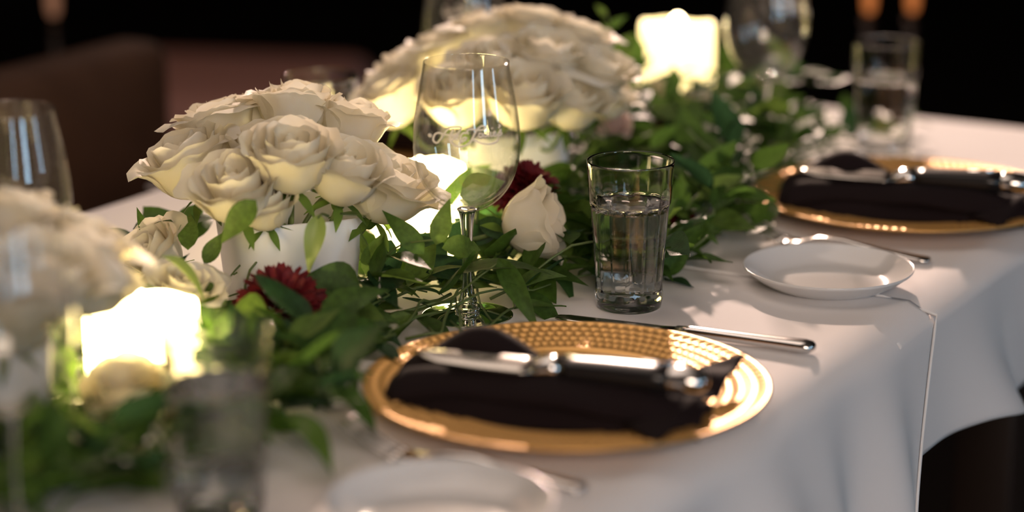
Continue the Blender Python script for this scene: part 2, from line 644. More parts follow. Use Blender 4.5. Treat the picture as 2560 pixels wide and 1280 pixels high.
wine_glass(-1.064, 1.764, 'sharp empty wine glass with script etching before the rear bouquet', HEAD + 0.03, TZ + .002)
wine_glass(-1.272, 1.411, 'empty wine glass behind the nearest blurred roses, seen against the brown chair', HEAD - 0.95, TZ + .002)
wine_glass(-1.047, 1.146, 'large blurred wine glass before the nearest roses, cut by the frame', HEAD + 2.6, TZ + .002)
wine_glass(-1.089, 2.455, 'wine glass right of the tall candle, its rim out of view', HEAD + 2.2)
wine_glass(-1.350, 2.235, 'dim wine glass behind the top of the rear bouquet', HEAD + 3.0)

# tumbler
NP = 14


def tumbler_fn(r, z, t):
    R = r
    if r < 0.001:
        return r
    if 0.014 < z < 0.0985 and r > 0.027:
        a = (t * NP / (2 * PI)) % 1.0 - 0.5
        poly = math.cos(PI / NP) / math.cos(a * 2 * PI / NP)
        k = sstep(0.014, 0.020, z) * (1 - sstep(0.0955 - 0.012 * a * a * 4 * .35, 0.0975, z))
        R = r * (1 + k * (poly - 1) * 1.9) - 0.0008 * k
    return R


def tum_r(z):
    return 0.0298 + (0.0392 - 0.0298) * (z / 0.135)


out = [(0.0, .0012), (.020, .0010), (.0275, .0), (.0292, .0014), (.0298, .005)] + [(tum_r(z), z) for z in (.010, .014, .017, .020, .030, .050, .070, .085, .092, .0945, .0955, .0965, .0975, .0985, .100, .115, .130)] + [(.0391, .1335), (.03905, .1345), (.0388, .1351), (.0384, .1352), (.03795, .1349), (.0376, .1342), (.0375, .1334)]
inn = [(tum_r(z) - .0017, z) for z in (.130, .115, .100, .090, .070, .050, .030, .020)] + [(.0255, .0155), (.020, .0140), (0.0, .0136)]
V, F = lathe(out + inn, NP * 8, tumbler_fn)
TUM = mesh('tumbler_glass', V, F, M['glass'])
WZ = 0.0945
wp = [(0.0, .01355), (.020, .01395), (.0256, .01545)] + [(tum_r(z) - .0015, z) for z in (.020, .030, .050, .070, .090)] + [(tum_r(WZ) - .0015, WZ), (tum_r(WZ) - .0035, WZ - .0006), (0.0, WZ - .0006)]
V, F = lathe(wp, NP * 4)
WATER = mesh('water', V, F, M['water'])


def tumbler(x, y, label, rot=0.2, z=TZ, sc=1.0):
    t = thing('water_tumbler', label, 'tumbler', Matrix.Translation((x, y, z)) @ Matrix.Rotation(rot, 4, 'Z') @ Matrix.Scale(sc, 4), 'faceted water tumblers')
    obj('glass_wall', TUM, t)
    obj('water', WATER, t, label='clear still water')
    return t


tumbler(-0.954, 1.863, 'sharp faceted tumbler of water standing behind the front gold charger', z=TZ + .002)
tumbler(-0.967, 1.268, 'blurred foreground tumbler of water in front of the burgundy flower', 0.5, TZ + .002)
tumbler(-0.978, 2.540, 'blurred tumbler of water beyond the far gold charger', 0.3)
tumbler(-1.420, 2.059, 'dim tumbler of water across the table behind the middle bouquet', 0.1)


# ------------------------------------------------------------------ cutlery
def loft(stations, seg=12):
    """stations: (x, yc, zc, half_y, half_z, squareness)"""
    V = []
    for (x, yc, zc, hy, hz, e) in stations:
        for k in range(seg):
            t = 2 * PI * (k + .5) / seg
            c, s = math.cos(t), math.sin(t)
            V.append((x, yc + hy * math.copysign(abs(c) ** e, c), zc + hz * math.copysign(abs(s) ** e, s)))
    F = grid_faces(seg, len(stations), True)
    F.append(tuple(range(seg))[::-1])
    F.append(tuple((len(stations) - 1) * seg + k for k in range(seg)))
    return V, F


# steak knife: tip at x = -0.115, butt at x = +0.115
V, F = loft([(-.118, .006, 0, .0006, .0006, 1), (-.110, .003, 0, .0055, .0008, 1), (-.095, .0005, 0, .0115, .0010, 1), (-.06, 0, 0, .0142, .0012, 1), (-.03, 0, 0, .0146, .0013, 1), (-.016, 0, 0, .0120, .0015, 1)])
SK_BLADE = mesh('blade', V, F, M['blade'])
V, F = loft([(-.020, 0, 0, .0105, .0022, .8), (-.016, 0, .0005, .0115, .0050, .8), (-.010, 0, .001, .0118, .0078, .8), (-.004, 0, .001, .0105, .0080, .8), (.004, 0, .001, .0100, .0080, .8)], 16)
SK_BOLSTER = mesh('bolster', V, F, M['steel'])
V, F = loft([(.003, 0, .001, .0098, .0078, .7), (.012, 0, .001, .0102, .0082, .7), (.04, 0, .001, .0112, .0090, .7), (.075, 0, .001, .0118, .0094, .7), (.092, 0, .001, .0120, .0096, .7)], 16)
SK_HANDLE = mesh('handle', V, F, M['handle'])
V, F = loft([(.088, 0, .001, .0116, .0092, .7), (.091, 0, .001, .0126, .0102, .75), (.100, .0005, .001, .0132, .0106, .8), (.110, .001, .001, .0125, .0098, .9), (.116, .001, .001, .0092, .0074, 1), (.1185, .001, .001, .003, .003, 1)], 16)
SK_CAP = mesh('end_cap', V, F, M['steel'])
# flat steel strip on the back of the handle
V, F = loft([(-.002, .0105, .0035, .0012, .0042, .8), (.05, .0118, .0040, .0012, .0048, .8), (.092, .0126, .0042, .0012, .0052, .8)], 10)
SK_TANG = mesh('tang', V, F, M['steel'])

# table knife lying on the cloth
V, F = loft([(-.120, .002, .0016, .001, .0006, 1), (-.117, .001, .0017, .006, .0009, 1), (-.108, 0, .0018, .0095, .0011, 1), (-.08, 0, .0022, .0102, .0012, 1), (-.02, 0, .0036, .0092, .0015, 1), (.0, 0, .0046, .0075, .0024, 1)])
TK_BLADE = mesh('blade', V, F, M['blade'])
V, F = loft([(-.004, 0, .0048, .0058, .0032, .8), (.010, 0, .0052, .0062, .0044, .8), (.05, 0, .0054, .0072, .0046, .8), (.095, 0, .0058, .0086, .0050, .8), (.112, 0, .0060, .0098, .0054, .8), (.119, 0, .0060, .0086, .0048, .9), (.1225, 0, .0060, .004, .003, 1)], 16)
TK_HANDLE = mesh('handle', V, F, M['steel'])

# fork: handle end at x = 0, tines towards negative x
V, F = loft([(.0, 0, .0035, .004, .0016, .8), (-.003, 0, .0036, .0085, .0024, .8), (-.014, 0, .0040, .0092, .0024, .8), (-.05, 0, .0068, .0058, .0022, .8), (-.09, 0, .0115, .0036, .0022, .9), (-.115, 0, .0105, .0034, .0020, .9), (-.126, 0, .0070, .0060, .0018, .9), (-.136, 0, .0042, .0110, .0015, .9), (-.146, 0, .0036, .0122, .0014, .9), (-.152, 0, .0042, .0122, .0013, .9)], 12)
FK_HANDLE = mesh('handle', V, F, M['steel'])
FK_TINES = []
for k in range(4):
    yc = (k - 1.5) * 0.0066
    V, F = loft([(-.150, yc, .0040, .0024, .0014, .9), (-.160, yc, .0062, .0022, .0014, .9), (-.172, yc, .0105, .0020, .0013, .9), (-.186, yc, .0175, .0017, .0012, .9), (-.199, yc, .0255, .0010, .0008, .9)], 8)
    FK_TINES.append(mesh('tine', V, F, M['steel']))


def placed(loc, ang, tilt=0.0, flip=False, pitch=0.0):
    m = Matrix.Translation(loc) @ Matrix.Rotation(ang, 4, 'Z')
    if flip:
        m = m @ Matrix.Scale(-1, 4, (0, 1, 0))
    return m @ Matrix.Rotation(pitch, 4, 'Y') @ Matrix.Rotation(tilt, 4, 'X')


def steak_knife(mtx, label):
    t = thing('steak_knife', label, 'knife', mtx, 'steak knives on napkins')
    obj('blade', SK_BLADE, t), obj('bolster', SK_BOLSTER, t)
    obj('handle', SK_HANDLE, t, label='glossy black handle'), obj('end_cap', SK_CAP, t, label='chrome end cap')
    obj('tang', SK_TANG, t)


def table_knife(mtx, label):
    t = thing('table_knife', label, 'knife', mtx, 'table knives on the cloth')
    obj('blade', TK_BLADE, t), obj('handle', TK_HANDLE, t)


def fork(mtx, label):
    t = thing('dinner_fork', label, 'fork', mtx, 'forks beside the chargers')
    obj('handle', FK_HANDLE, t)
    for me in FK_TINES:
        obj('tine', me, t)


AX = math.radians(9.8)
fork(placed((-0.765, 1.430, TZ + .002), math.radians(3)), 'steel fork in front of the front gold charger')
fork(placed((-0.772, 2.140, TZ), math.radians(0)), 'steel fork between the bread plate and the far charger')
table_knife(placed((-0.874, 1.805, TZ + .0022), math.radians(4)), 'steel table knife behind the front gold charger below the tumbler')


# ------------------------------------------------------------------ napkins
def napkin_mesh():
    V, F = [], []

    def sheet(fn, nx, ny, thick):
        off = len(V)
        T = [[Vector(fn(i / (nx - 1), j / (ny - 1))) for i in range(nx)] for j in range(ny)]
        for dz in (0.0, -thick):
            for j in range(ny):
                for i in range(nx):
                    V.append(T[j][i] + Vector((0, 0, dz)))
        F.extend(grid_faces(nx, ny, False, off))
        F.extend([f[::-1] for f in grid_faces(nx, ny, False, off + nx * ny)])
        loop = [(i, 0) for i in range(nx)] + [(nx - 1, j) for j in range(1, ny)] + [(i, ny - 1) for i in range(nx - 2, -1, -1)] + [(0, j) for j in range(ny - 2, 0, -1)]
        ids = [j * nx + i for i, j in loop]
        for a, b in zip(ids, ids[1:] + ids[:1]):
            F.append((off + b, off + a, off + a + nx * ny, off + b + nx * ny))

    def nz(x, y, k=0):
        return noise.noise(Vector((x * 22, y * 30, 7 + k)))

    # folded bundle, its lower layer
    def low(s, t):
        x = -0.122 + 0.250 * s
        w = 0.044 * (0.45 + 0.55 * min(1, math.sin(PI * min(1, max(0, s * 1.02 + .02))) ** 0.45 * 1.02))
        yc = -0.060 + 0.010 * (s - 0.5)
        q = 2 * t - 1
        y = yc + q * w + 0.002 * nz(x, q)
        bow = (1 - abs(q) ** 2.6)
        z = 0.0175 + 0.0200 * bow * (0.6 + 0.4 * math.sin(PI * s)) + 0.0022 * nz(x, y, 2) - 0.010 * max(0, abs(q) - .85) / .15 * .4
        return (x, y, z)
    sheet(low, 46, 24, 0.006)

    # upper fold over the front half
    def upper(s, t):
        x = -0.112 + 0.226 * s
        q = t
        y = -0.098 + 0.052 * q + 0.010 * (s - .5) + 0.004 * math.sin(s * 7)
        z = 0.0245 + 0.0165 * math.sin(PI * min(1, q * 0.85 + 0.02)) ** 0.8 + 0.003 * nz(x, y, 5) + 0.004 * math.sin(PI * s) - 0.006 * abs(2 * s - 1) ** 4
        return (x, y, z)
    sheet(upper, 44, 14, 0.003)

    # hump of cloth at the back left, falling to the right
    def hump(s, t):
        x = -0.126 + 0.150 * s
        a = PI * t
        hgt = 0.012 + 0.034 * math.exp(-((s - 0.38) / 0.27) ** 2) + 0.012 * math.exp(-((s - 0.66) / 0.22) ** 2)
        y = -0.026 + 0.034 * math.cos(a) * (1 - 0.5 * s) - 0.004 * s + 0.002 * nz(x, t, 3)
        return (x, y, 0.014 + hgt * math.sin(a) ** 0.8 + 0.001 * nz(x, y, 9))
    sheet(hump, 34, 16, 0.003)

    # flap standing to a point at the right
    def flap(s, t):
        x0, x1 = 0.055, 0.128
        x = x0 + (x1 - x0) * s
        base_y, tip_y = -0.050 + 0.03 * s, 0.000 + 0.058 * s ** 1.4
        y = base_y + (tip_y - base_y) * t
        z = 0.022 + 0.012 * math.sin(PI * (0.25 + 0.6 * t)) * (1 - s * .5) + 0.010 * s * t + 0.004 * math.sin(t * 9 + s * 5) * (1 - .5 * s)
        return (x, y, z)
    sheet(flap, 18, 16, 0.0016)

    # corner hanging towards the front at the right
    def corner(s, t):
        x = 0.050 + 0.080 * s - 0.022 * t * (s)
        y = -0.050 - (0.026 + 0.036 * s) * t - 0.010 * s * t
        z = 0.0340 - 0.0145 * t ** 1.3 + 0.003 * math.sin(s * 8 + t * 3) * (1 - .4 * t)
        return (x, y, max(z, 0.0182))
    sheet(corner, 18, 14, 0.0016)
    return mesh('napkin', V, F, M['napkin'])


NAP = napkin_mesh()
for i, (p, l, k) in enumerate(zip(CH, ('dark brown folded napkin on the front gold charger', 'dark brown folded napkin on the far gold charger', 'dark brown folded napkin on the charger behind the rear bouquet'),
                                  ('black-handled steak knife lying on the front dark napkin', 'black-handled steak knife lying on the far dark napkin', 'black-handled steak knife on the napkin behind the rear bouquet'))):
    ang = AX + (PI if i == 2 else 0) + (0.05 if i == 1 else 0)
    o = tag(obj('napkin', NAP), l, 'napkin', 'dark napkins on chargers')
    o.matrix_world = Matrix.Translation(p) @ Matrix.Rotation(ang, 4, 'Z') @ Matrix.Translation((0, .008, 0))
    m = o.matrix_world @ Matrix.Translation((0.012, -0.066, 0.0480)) @ Matrix.Rotation(math.radians(1.5), 4, 'Z') @ Matrix.Rotation(math.radians(9), 4, 'X')
    steak_knife(m, k)


# ------------------------------------------------------------------ candles
def candle(x, y, r, h, label, low, high, seed, z=TZ):
    t = thing('pillar_candle', label, 'candle', Vector((x, y, z)), 'lit ivory pillar candles')
    rnd = random.Random(seed)
    ph = [rnd.uniform(0, 6) for _ in range(4)]
    prof = [(0, 0), (r * .97, 0), (r, .003)] + [(r, h * k / 8) for k in range(1, 8)] + [(r, h - .006), (r * .985, h - .002), (r * .95, h), (r * .91, h - .002), (r * .86, h - .009), (r * .7, h - .014), (r * .3, h - .015), (0, h - .015)]
    V = []
    seg = 56
    for (rr, zz) in prof:
        for i in range(seg):
            a = 2 * PI * i / seg
            dz = 0.0018 * math.sin(2 * a + ph[0]) + 0.0012 * math.sin(5 * a + ph[1]) if zz > h - .012 else 0
            V.append((rr * math.cos(a), rr * math.sin(a), zz + dz))
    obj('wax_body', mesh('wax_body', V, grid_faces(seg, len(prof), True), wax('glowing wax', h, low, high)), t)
    V, F = tube([(0, 0, h - .016), (.0005, 0, h - .008), (.001, 0, h - .003)], .0011, 6)
    obj('wick', mesh('wick', V, F, M['handle']), t)
    V, F = lathe(smooth_profile([(0, h - .010), (.006, h - .007), (.0082, h), (.0070, h + .006), (.0035, h + .010), (0, h + .0115)], 3), 16)
    obj('flame', mesh('flame', V, F, M['flame']), t, label='small warm flame')


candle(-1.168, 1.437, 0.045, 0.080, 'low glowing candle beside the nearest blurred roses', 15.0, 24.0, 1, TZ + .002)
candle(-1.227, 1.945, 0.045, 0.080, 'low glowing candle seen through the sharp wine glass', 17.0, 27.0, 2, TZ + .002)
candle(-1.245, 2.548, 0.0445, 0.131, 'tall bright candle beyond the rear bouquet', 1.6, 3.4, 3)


# ------------------------------------------------------------------ vases
def vase(x, y, label, rot):
    w, h = 0.0605, 0.088
    t = thing('square_vase', label, 'vase', Matrix.Translation((x, y, TZ + .002)) @ Matrix.Rotation(rot, 4, 'Z'), 'white square vases')
    V = []
    seg = 48

    def ring(hw, z, e=6.0):
        for i in range(seg):
            a = 2 * PI * (i + .5) / seg
            c, s = math.cos(a), math.sin(a)
            k = (abs(c) ** e + abs(s) ** e) ** (-1 / e)
            V.append((hw * k * c, hw * k * s, z))
    rows = [(0.0001, 0.0), (w * .84, 0.0), (w * .86, .002), (w * .89, h * .25), (w * .925, h * .5), (w * .96, h * .75), (w - .0006, h - .001), (w - .0016, h), (w - .003, h - .001), (w * .90, h * .7), (w * .82, .006), (0.0001, .006)]
    for hw, z in rows:
        ring(hw, z)
    obj('body', mesh('body', V, grid_faces(seg, len(rows), True), M['vase']), t)
    V, F = lathe([(0.0, .062), (.04, .062), (.047, .060), (.046, .010), (0, .010)], 24)
    obj('flower_foam', mesh('flower_foam', V, F, M['leaf3']), t, label='dark green foam block')
    return t


VA, VB, VC = Vector((-1.215, 1.290, TZ + .002)), Vector((-1.226, 1.721, TZ + .002)), Vector((-1.236, 2.125, TZ))
vase(VA.x, VA.y, 'white square vase under the nearest blurred roses', HEAD + 0.3)
vase(VB.x, VB.y, 'white square vase of the middle bouquet, in plain view', HEAD + 0.33)
vase(VC.x, VC.y, 'white square vase of the rear bouquet behind the wine glass', HEAD + 0.3)


# ------------------------------------------------------------------ roses
def petal(R, H, W, flare, lean, ruff, seed, phi, curl=0.0, nu=13, nv=10, m='rose'):
    rnd = random.Random(seed)
    p = [rnd.uniform(0, 6.28) for _ in range(5)]
    V = []
    for j in range(nv):
        v = j / (nv - 1)
        for i in range(nu):
            a = 2 * i / (nu - 1) - 1
            ve = v * (1 - 0.20 * abs(a) ** 2.6) * (1 + 0.03 * math.sin(a * 4 + p[0]))
            rho = R * (1 - (1 - min(1, ve * 1.15)) ** 2.3) ** 0.62
            top = max(0.0, ve - 0.60) / 0.40
            rho += flare * top ** 1.8 + lean * ve ** 1.2
            rho += curl * abs(a) ** 3 * ve
            z = H * ve ** 1.08 - max(0, flare) * 0.55 * max(0.0, ve - 0.80) ** 2 / 0.04
            rf = ruff * v ** 4
            z += rf * (math.sin(a * 5 + p[1]) + 0.7 * math.sin(a * 11 + p[2]))
            rho += rf * 0.9 * math.sin(a * 9 + p[3])
            w = W * (0.30 + 0.70 * math.sin(min(1, ve * 1.25) * PI / 2) ** 0.9) * (1 - 0.12 * v ** 4)
            t = phi + a * w
            V.append((rho * math.cos(t), rho * math.sin(t), z + 0.004))
    return mesh('petal', V, grid_faces(nu, nv), M[m])


def rose_kind(seed, openness, m='rose'):
    rnd = random.Random(seed)
    parts = []
    ga = rnd.uniform(0, 6)
    for (cnt, R, H, W, flare, lean, ruff, curl) in (
            (3, .0075, .053, 1.80, -.002, .000, .0004, 0),
            (3, .0135, .057, 1.60, .000, .001 * openness, .0006, 0),
            (4, .0205, .058, 1.30, .003 * openness, .0015 * openness, .0009, .001),
            (4, .0275, .056, 1.22, .009 * openness, .002 * openness, .0013, .002),
            (4, .0320, .052, 1.12, .0145 * openness, .003 * openness, .0017, .003)):
        for k in range(cnt):
            phi = ga + 2 * PI * k / cnt + rnd.uniform(-.22, .22)
            parts.append(petal(R * rnd.uniform(.95, 1.06), H * rnd.uniform(.93, 1.04), W * rnd.uniform(.92, 1.08), flare * rnd.uniform(.6, 1.35), lean, ruff, rnd.random() * 1e4, phi, curl, m=m))
        ga += 0.75 + rnd.uniform(0, .4)
    return parts


ROSES = [rose_kind(11, 0.75), rose_kind(23, 0.95), rose_kind(37, 0.42), rose_kind(41, 1.2), rose_kind(59, 0.3)]
BLUSH = rose_kind(71, 0.9, 'rose_pink')
# calyx: hip with five sepals
V, F = lathe(smooth_profile([(0, -.004), (.004, -.003), (.0062, .001), (.0078, .006), (.006, .009), (0, .010)], 3), 12)
HIP = mesh('hip', V, F, M['leaf2'])
SEPALS = []
for k in range(5):
    V = []
    for j in range(7):
        v = j / 6
        for i in range(3):
            a = i - 1
            w = 0.0042 * math.sin(PI * (0.12 + 0.88 * v)) + .0003
            V.append((0.006 + 0.024 * v, a * w, 0.004 - 0.020 * v ** 1.5 + 0.006 * v + abs(a) * 0.0012))
    ang = 2 * PI * k / 5 + .3
    V = [(x * math.cos(ang) - y * math.sin(ang), x * math.sin(ang) + y * math.cos(ang), z) for x, y, z in V]
    SEPALS.append(mesh('sepal', V, grid_faces(3, 7), M['leaf2']))


def rose(pos, axis, kind, label, scale=1.0, roll=0.0, group=None, stem_to=None, parts=None):
    axis = Vector(axis).normalized()
    base = Vector(pos) - axis * 0.030 * scale
    mtx = frame_mtx(base, axis, roll, scale)
    t = thing('rose', label, 'rose', mtx, group)
    for me in (parts or ROSES[kind]):
        obj('petal', me, t)
    obj('hip', HIP, t)
    for me in SEPALS:
        obj('sepal', me, t)
    inv = mtx.inverted()
    if stem_to is not None:
        a = base
        pts = smooth_path([a, a - axis * 0.02 + (Vector(stem_to) - a) * 0.15, a + (Vector(stem_to) - a) * 0.6, Vector(stem_to)], 4)
    else:
        pts = [base - axis * (0.045 * k / 5) * scale for k in range(6)]
    V, F = tube([inv @ p for p in pts], 0.0022 / scale, 6)
    obj('stem', mesh('stem', V, F, M['stem']), t)
    return t


def bouquet(c, depth, rows, group, up=1.5):
    core = c + UP * 0.072
    for (px, py, dz, kind, sc, label) in rows:
        p = at(px, py, depth + dz)
        ax = (p - core).normalized() + UP * up
        rose(p, ax, kind, label, sc, (px * 7 + py) % 6, group, c + UP * 0.05 + (p - core) * 0.15)


bouquet(VB, 2.165, [
    (478, 425, -.020, 1, 1.05, 'wide open white rose on the brown chair side of the middle bouquet'),
    (595, 485, -.085, 0, 1.02, 'white rose with a tight swirled centre low at the front of the middle bouquet'),
    (662, 520, -.070, 2, 0.80, 'half closed white rose low over the middle vase rim, below the swirled one'),
    (548, 325, .030, 3, 0.95, 'white rose high on the chair side of the middle bouquet'),
    (628, 305, .055, 3, 0.92, 'frilled white rose at the back of the middle bouquet beside the topmost'),
    (738, 285, .020, 0, 0.98, 'topmost white rose of the middle bouquet'),
    (730, 410, -.080, 2, 1.05, 'cup-shaped white rose at the centre front of the middle bouquet'),
    (878, 325, .020, 1, 0.88, 'ruffled white rose high on the wine glass side of the middle bouquet'),
    (862, 445, -.060, 0, 0.98, 'white rose front of the middle bouquet between the cup-shaped and the outermost'),
    (958, 480, -.020, 3, 1.12, 'large drooping white rose of the middle bouquet nearest the wine glass'),
    (640, 400, -.030, 1, 0.90, 'white rose tucked in the heart of the middle bouquet'),
], 'roses of the middle bouquet')
bouquet(VC, 2.49, [
    (985, 258, -.010, 2, 1.02, 'yellow lit white rose at the left end of the rear bouquet'),
    (1030, 185, .030, 1, 0.92, 'pale rose second from the left end of the rear bouquet'),
    (1115, 135, .035, 3, 0.95, 'frilled pale rose high over the wine glass rim in the rear bouquet'),
    (1150, 255, -.080, 2, 1.05, 'brightly lit rose seen through the wine glass bowl'),
    (1215, 95, .030, 3, 0.95, 'frilled rose at the crown of the rear bouquet, left of the topmost'),
    (1230, 180, -.055, 0, 0.98, 'rose in the middle of the rear bouquet just above the glass rim'),
    (1335, 82, .030, 3, 0.98, 'topmost frilled rose of the rear bouquet'),
    (1365, 160, -.040, 1, 1.00, 'broad pale rose at the centre right of the rear bouquet'),
    (1308, 255, -.095, 2, 1.10, 'brightest cupped rose beside the wine glass in the rear bouquet'),
    (1425, 265, -.070, 0, 0.98, 'low yellow lit rose right of the brightest one in the rear bouquet'),
    (1440, 110, .020, 3, 0.90, 'pale rose high on the candle side of the rear bouquet'),
    (1478, 195, -.030, 3, 1.02, 'frilled rose at the right end of the rear bouquet'),
    (1505, 250, .010, 1, 0.85, 'rose at the lower right end of the rear bouquet, half hidden'),
], 'roses of the rear bouquet')
bouquet(VA, 1.815, [
    (45, 575, .020, 1, 0.98, 'blurred white rose at the top of the nearest bouquet'),
    (200, 640, .000, 3, 0.95, 'blurred white rose at the right of the nearest bouquet, rim lit yellow'),
    (-75, 650, -.020, 0, 0.98, 'blurred white rose of the nearest bouquet at the picture edge, upper'),
    (120, 715, -.070, 1, 1.00, 'blurred white rose at the front of the nearest bouquet'),
    (222, 722, -.030, 0, 0.85, 'blurred low white rose of the nearest bouquet beside the low candle'),
    (20, 800, -.075, 2, 0.98, 'blurred low white rose of the nearest bouquet behind the large wine glass'),
    (-100, 790, -.020, 1, 0.95, 'blurred white rose of the nearest bouquet at the picture edge, lower'),
], 'roses of the nearest bouquet')

LOOSE = 'single roses laid in the greenery'
rose(at(1322, 562, 2.220), RIGHT * 1.0 + UP * 0.30 - FWD * 0.1, 2, 'white rose lying in the leaves right of the wine glass', 1.0, 1.0, LOOSE)
rose(at(312, 1010, 1.850), UP * 0.9 - FWD * 0.45 + RIGHT * .1, 4, 'blurred upright white rosebud below the low front candle', 0.95, 2.0, LOOSE)
rose(at(395, 650, 2.130), RIGHT * -0.5 + UP * 0.6 - FWD * .3, 1, 'cream rose half hidden in leaves left of the middle vase', 0.85, 3.0, LOOSE)
rose(at(462, 735, 2.030), RIGHT * 0.2 + UP * 0.8 - FWD * .2, 3, 'ruffled yellow lit rose just behind the low front candle', 0.72, 3.5, LOOSE)
rose(at(1615, 275, 2.780), RIGHT * -0.5 + UP * 0.8 - FWD * .2, 1, 'blurred cream rose at the left foot of the tall candle', 0.80, 1.5, LOOSE)
rose(at(1748, 262, 2.740), RIGHT * 0.2 + UP * 0.8 - FWD * .5, 4, 'tiny cream rosebud before the tall candle', 0.50, 0.5, LOOSE)
rose(at(1515, 300, 2.560), RIGHT * 0.6 + UP * 0.6 - FWD * .3, 2, 'pink rose under the right end of the rear bouquet', 0.62, 0.5, None, None, BLUSH)


# burgundy pompon flowers
def pompon_mesh(seed):
    rnd = random.Random(seed)
    V, F = [], []
    n = 300
    for k in range(n):
        z = 1 - 1.35 * (k + .5) / n
        th = k * 2.39996
        s = math.sqrt(max(0, 1 - z * z))
        d = Vector((s * math.cos(th), s * math.sin(th), z))
        a = d.cross(UP)
        a = a.normalized() if a.length > 1e-3 else Vector((1, 0, 0))
        b = a.cross(d).normalized()
        a = (a + b * rnd.uniform(-.8, .8)).normalized()
        b = d.cross(a)
        L, w = rnd.uniform(.85, 1.08), rnd.uniform(.07, .12)
        o = len(V)
        for (t, ww, bend) in ((.45, .4, 0), (.75, .9, .02), (.95, 1.0, .09), (1.06, .55, .17)):
            for q in (-1, 0, 1):
                V.append(d * (t * L - (0.05 if q == 0 else 0)) + a * (q * w * ww) + b * (bend + rnd.uniform(-.02, .02)))
        F.extend(grid_faces(3, 4, False, o))
    return mesh('petals', V, F, M['burgundy'])


POMP = [pompon_mesh(3), pompon_mesh(8)]


def pompon(p, ax, r, label, k=0):
    t = thing('burgundy_flower', label, 'flower', frame_mtx(p, ax, 0.4, r), 'burgundy pompon flowers')
    obj('petals', POMP[k], t, kind='stuff')
    V, F = tube([(0, 0, 0.1), (0, 0.02, -.8), (0.1, 0.05, -1.7)], 0.07, 6)
    obj('stem', mesh('stem', V, F, M['stem']), t)


pompon(at(702, 785, 2.040), UP - FWD * .5 + RIGHT * .3, 0.039, 'deep red pompon flower before the middle vase')
pompon(at(1312, 490, 2.300), UP * .9 + RIGHT * .4 - FWD * .2, 0.032, 'burgundy pompon flower behind the loose rose and wine glass', 1)
pompon(at(1688, 530, 2.390), UP * .8 + RIGHT * .7, 0.020, 'small burgundy pompon flower right behind the sharp tumbler')
pompon(at(1680, 325, 2.680), UP - FWD * .4, 0.019, 'blurred burgundy pompon flower below the tall candle', 1)
pompon(at(1752, 332, 2.720), UP - FWD * .4, 0.017, 'blurred burgundy pompon flower right of the one below the tall candle')
pompon(at(395, 985, 1.900), UP - FWD * .4, 0.018, 'small burgundy pompon flower between the rosebud and foreground tumbler', 1)


# ------------------------------------------------------------------ greenery
def leaf_mesh(ratio, fold, droop, tipbend, m, wave=0.0):
    V = []
    nv, nu = 9, 5
    for j in range(nv):
        v = j / (nv - 1)
        wd = ratio * (math.sin(PI * min(1, v ** 0.80)) ** 0.85) * (1 - 0.45 * v ** 3) * 0.62 + 0.004 * (1 - v)
        for i in range(nu):
            a = (i / (nu - 1)) * 2 - 1
            x = a * wd
            z = abs(a) * wd * fold - droop * v * v + tipbend * max(0, v - .75) + wave * math.sin(v * 7 + a) * abs(a) * .5
            z -= 0.012 * (1 - abs(a)) * (1 - v)
            V.append((x, v, z))
    return mesh('leaf', V, grid_faces(nu, nv), m)


LEAVES = []
for k in range(4):
    m = M[f'leaf{k}']
    LEAVES += [leaf_mesh(0.42, 0.35, 0.16, 0.1, m, .04), leaf_mesh(0.36, 0.15, 0.38, -0.2, m), leaf_mesh(0.48, 0.22, -0.12, -0.25, m, .06)]
PALE = leaf_mesh(0.36, 0.3, 0.55, -.3, M['pale_leaf'])

BLOCK_BOX = [(VA, .066, .092), (VB, .066, .092), (VC, .066, .092)]
BLOCK_CYL = [(-1.168, 1.437, .048, .085), (-1.227, 1.945, .048, .085), (-1.245, 2.548, .048, .15),
             (-0.954, 1.863, .042, .14), (-0.967, 1.268, .042, .14), (-0.978, 2.54, .042, .14), (-1.42, 2.059, .042, .14),
             (-0.872, 1.597, .168, .3), (-0.868, 2.33, .168, .3),
             (-1.064, 1.764, .013, .10), (-1.257, 1.415, .013, .1), (-1.047, 1.146, .013, .1), (-1.089, 2.455, .013, .1),
             (-0.827, 2.02, .08, .03), (-.822, 1.325, .08, .03)]


TUM_AT = Vector((-0.954, 1.863, TZ))


def blocked(p):
    z = p.z - TZ
    for c, hw, h in BLOCK_BOX:
        d = p - c
        ang = -(HEAD + .3)
        lx, ly = d.x * math.cos(ang) - d.y * math.sin(ang), d.x * math.sin(ang) + d.y * math.cos(ang)
        if abs(lx) < hw and abs(ly) < hw and z < h:
            return True
    d = p - VB                                      # the middle vase's face stays clear
    if abs(d.dot(RIGHT)) < .068 and 0 < -d.dot(FWD) < .2 and z > .026:
        return True
    d = p - Vector((-1.064, 1.764, TZ))             # the sharp wine glass keeps its foot in view
    if d.length < .044 or (abs(d.dot(RIGHT)) < .040 and 0 < -d.dot(FWD) < .15 and z < .1):
        return True
    d = p - Vector((-1.168, 1.437, TZ))             # leaves lie low before the front candle
    if abs(d.dot(RIGHT)) < .050 and 0 < -d.dot(FWD) < .2 and z > .030:
        return True
    d = p - TUM_AT                                  # and so does the front tumbler
    if abs(d.dot(RIGHT)) < .055 and 0 < -d.dot(FWD) < .25:
        return True
    for (x, y, r, h) in BLOCK_CYL:
        if z < h and (p.x - x) ** 2 + (p.y - y) ** 2 < r * r:
            return True
    return False


